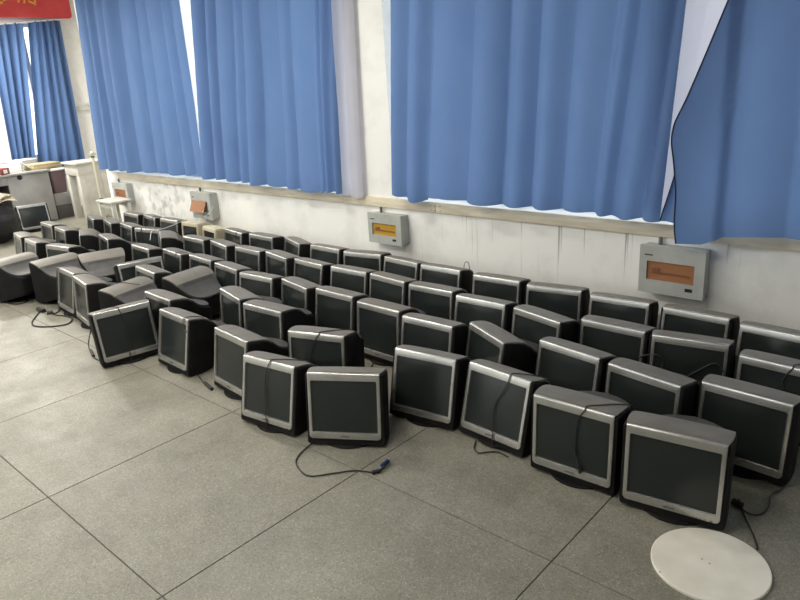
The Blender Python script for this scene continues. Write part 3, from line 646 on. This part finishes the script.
q = prop('book', 49, 160, (.2, .12, .05), 10, 'desk_dark', 'dark book beside the flat cardboard package', 'book', x=-11.15, yy=3.97)
link('pages', box_me('pages', (-.095, .104, -.061, .05, .01, .04), 'paper_white'), q)
q = prop('file_box', -1, 166, (.2, .13, .09), 20, 'red_brown', 'red-brown file box beside the open white carton', 'box', x=-10.66)
link('label_strip', box_me('label_strip', (.1005, .102, -.03, .03, .02, .07), 'paper_white'), q)
# wall bin behind the desk end
cen = on_x(57.5, 187, -10.8)
e = empty('waste_bin', (-10.8, cen.y, .38)); tag(e, 'brown plastic bin with white rim beside the cream cabinet', 'bin')
bm = bmesh.new(); loft(bm, [rr_ for rr_ in [[Vector((p.x, p.z, zz)) for p in rrect(hw, -hd, hd, 0, .03)] for hw, hd, zz in ((.11, .10, 0), (.115, .11, .2), (.12, .12, .33))]]); link('body', finish('body', bm, 'bin_brown', 40), e)
bm = bmesh.new(); loft(bm, [[Vector((p.x, p.z, zz)) for p in rrect(hw, -hd, hd, 0, .03)] for hw, hd, zz in ((.125, .125, .331), (.13, .13, .345), (.12, .12, .37))]); link('rim', finish('rim', bm, 'paper_white', 40), e)
e = empty('storage_crate', (-10.8, cen.y, 0)); tag(e, 'low dark crate under the brown bin', 'crate')
link('body', box_me('body', (-.14, .14, -.125, .125, 0, .2), 'desk_dark', .01), e); link('lid', box_me('lid', (-.145, .145, -.13, .13, .201, .38), 'desk_grey', .008), e)

# cream cabinet-table
cx0, cx1, cy0, cy1 = -10.50, -10.06, 4.20, 4.62
e = empty('cream_table', (cx0, cy0, 0)); tag(e, 'tall cream wooden side table with thick legs by grey desk', 'table'); og = (cx0, cy0, 0); zt = .84
part('table_top', (cx0-.03, cx1+.03, cy0-.03, cy1+.03, zt-.03, zt), 'cream_paint', e, og, .004)
part('apron', (cx0, cx1, cy0, cy1, zt-.19, zt-.031), 'cream_paint', e, og, .003)
for x, y in ((cx0, cy0), (cx1-.09, cy0), (cx0, cy1-.09), (cx1-.09, cy1-.09)): part('leg', (x, x+.09, y, y+.09, 0, zt-.191), 'cream_paint', e, og, .003)
part('side_panel', (cx1-.03, cx1-.005, cy0+.0905, cy1-.0905, .02, zt-.191), 'cream_paint', e, og)
# water pipe with valves by the corner
p0 = Vector((-9.80, 4.34, 0)); e = empty('water_pipe', p0); tag(e, 'cream water pipe with small valves beside the cream table', 'pipe')
ph = on_y(92, 156, 4.34).z
link('riser', tube_me('riser', [(0, 0, 0), (0, 0, ph)], .02, 'pipe_cream', n=12, smooth=False), e)
link('valve_body', tube_me('valve_body', [(0, -.03, ph+.03), (0, .05, ph+.03)], .015, 'pipe_cream', n=10, smooth=False), e)
link('valve_handle', box_me('valve_handle', (-.05, .05, -.01, .01, ph+.05, ph+.065), 'cream_paint'), e)
link('collar', tube_me('collar', [(0, 0, .30), (0, 0, .33)], .026, 'screw', n=12, smooth=False), e); link('collar', tube_me('collar', [(0, 0, ph-.02), (0, 0, ph)], .026, 'screw', n=12, smooth=False), e)
q = on_x(82, 108.5, XE); e = empty('wall_bracket', (XE, q.y, q.z)); tag(e, 'cream bracket rail fixed to the end wall beside curtain', 'bracket')
link('plate', box_me('plate', (0, .05, -.14, .16, -.035, .035), 'cream_paint', .004), e); link('hook', box_me('hook', (.02, .06, .06, .09, .036, .08), 'cream_paint', .003), e)
# low stool
sx, sy, sz = -8.52, 3.93, .47
e = empty('stool', (sx, sy, 0), R(0)); tag(e, 'low cream-painted stool under the orange-window breaker box', 'stool')
link('seat', box_me('seat', (-.21, .21, -.14, .14, sz-.025, sz), 'cream_paint', .006), e)
for x in (-.17, .17):
    for y in (-.105, .105): link('leg', box_me('leg', (x-.02, x+.02, y-.02, y+.02, 0, sz-.0255), 'cream_paint', .003), e)
for y in (-.105, .105): link('stretcher', box_me('stretcher', (-.149, .149, y-.012, y+.012, sz-.09, sz-.05), 'cream_paint'), e)
# black bag with newspaper
bq = on_z(-4, 243); bx, by = bq.x, bq.y
e = empty('black_bag', (bx, by, 0)); tag(e, 'bulging black plastic bag with newspaper on top near the desk', 'bag')
bm = bmesh.new(); bmesh.ops.create_icosphere(bm, subdivisions=4, radius=1)
for v in bm.verts:
    c = v.co.copy(); k = 1+.16*noise.noise(c*2.2)+.07*noise.noise(c*6); v.co = Vector((c.x*.30*k, c.y*.34*k, max(0, .25+c.z*.27*k)))
btop = max(v.co.z for v in bm.verts); link('sack', finish('sack', bm, 'bag_black', 60), e)
q = on_z(6, 213, .5); e = empty('newspaper', (bx+.02, by+.06, btop-.015)); tag(e, 'crumpled newspaper lying on top of the black bag', 'newspaper')
for kx, (ang, sc) in enumerate(((8, 1), (38, .8))):
    bm = bmesh.new(); g = []
    for j in range(13):
        g.append([])
        for i in range(13):
            u, v = i/6-1, j/6-1; g[-1].append(bm.verts.new((u*.2*sc, v*.24*sc, .03+.05*kx+.045*noise.noise(Vector((u*1.7+kx*9, v*1.7, 3)))-.03*(u*u+v*v)*.5)))
    for j in range(12):
        for i in range(12): bm.faces.new((g[j][i], g[j][i+1], g[j+1][i+1], g[j+1][i]))
    bmesh.ops.solidify(bm, geom=bm.faces[:], thickness=.006)
    o = link('sheet', finish('sheet', bm, 'newsprint', 60), e); o.rotation_euler = (R(3), R(5), R(ang))
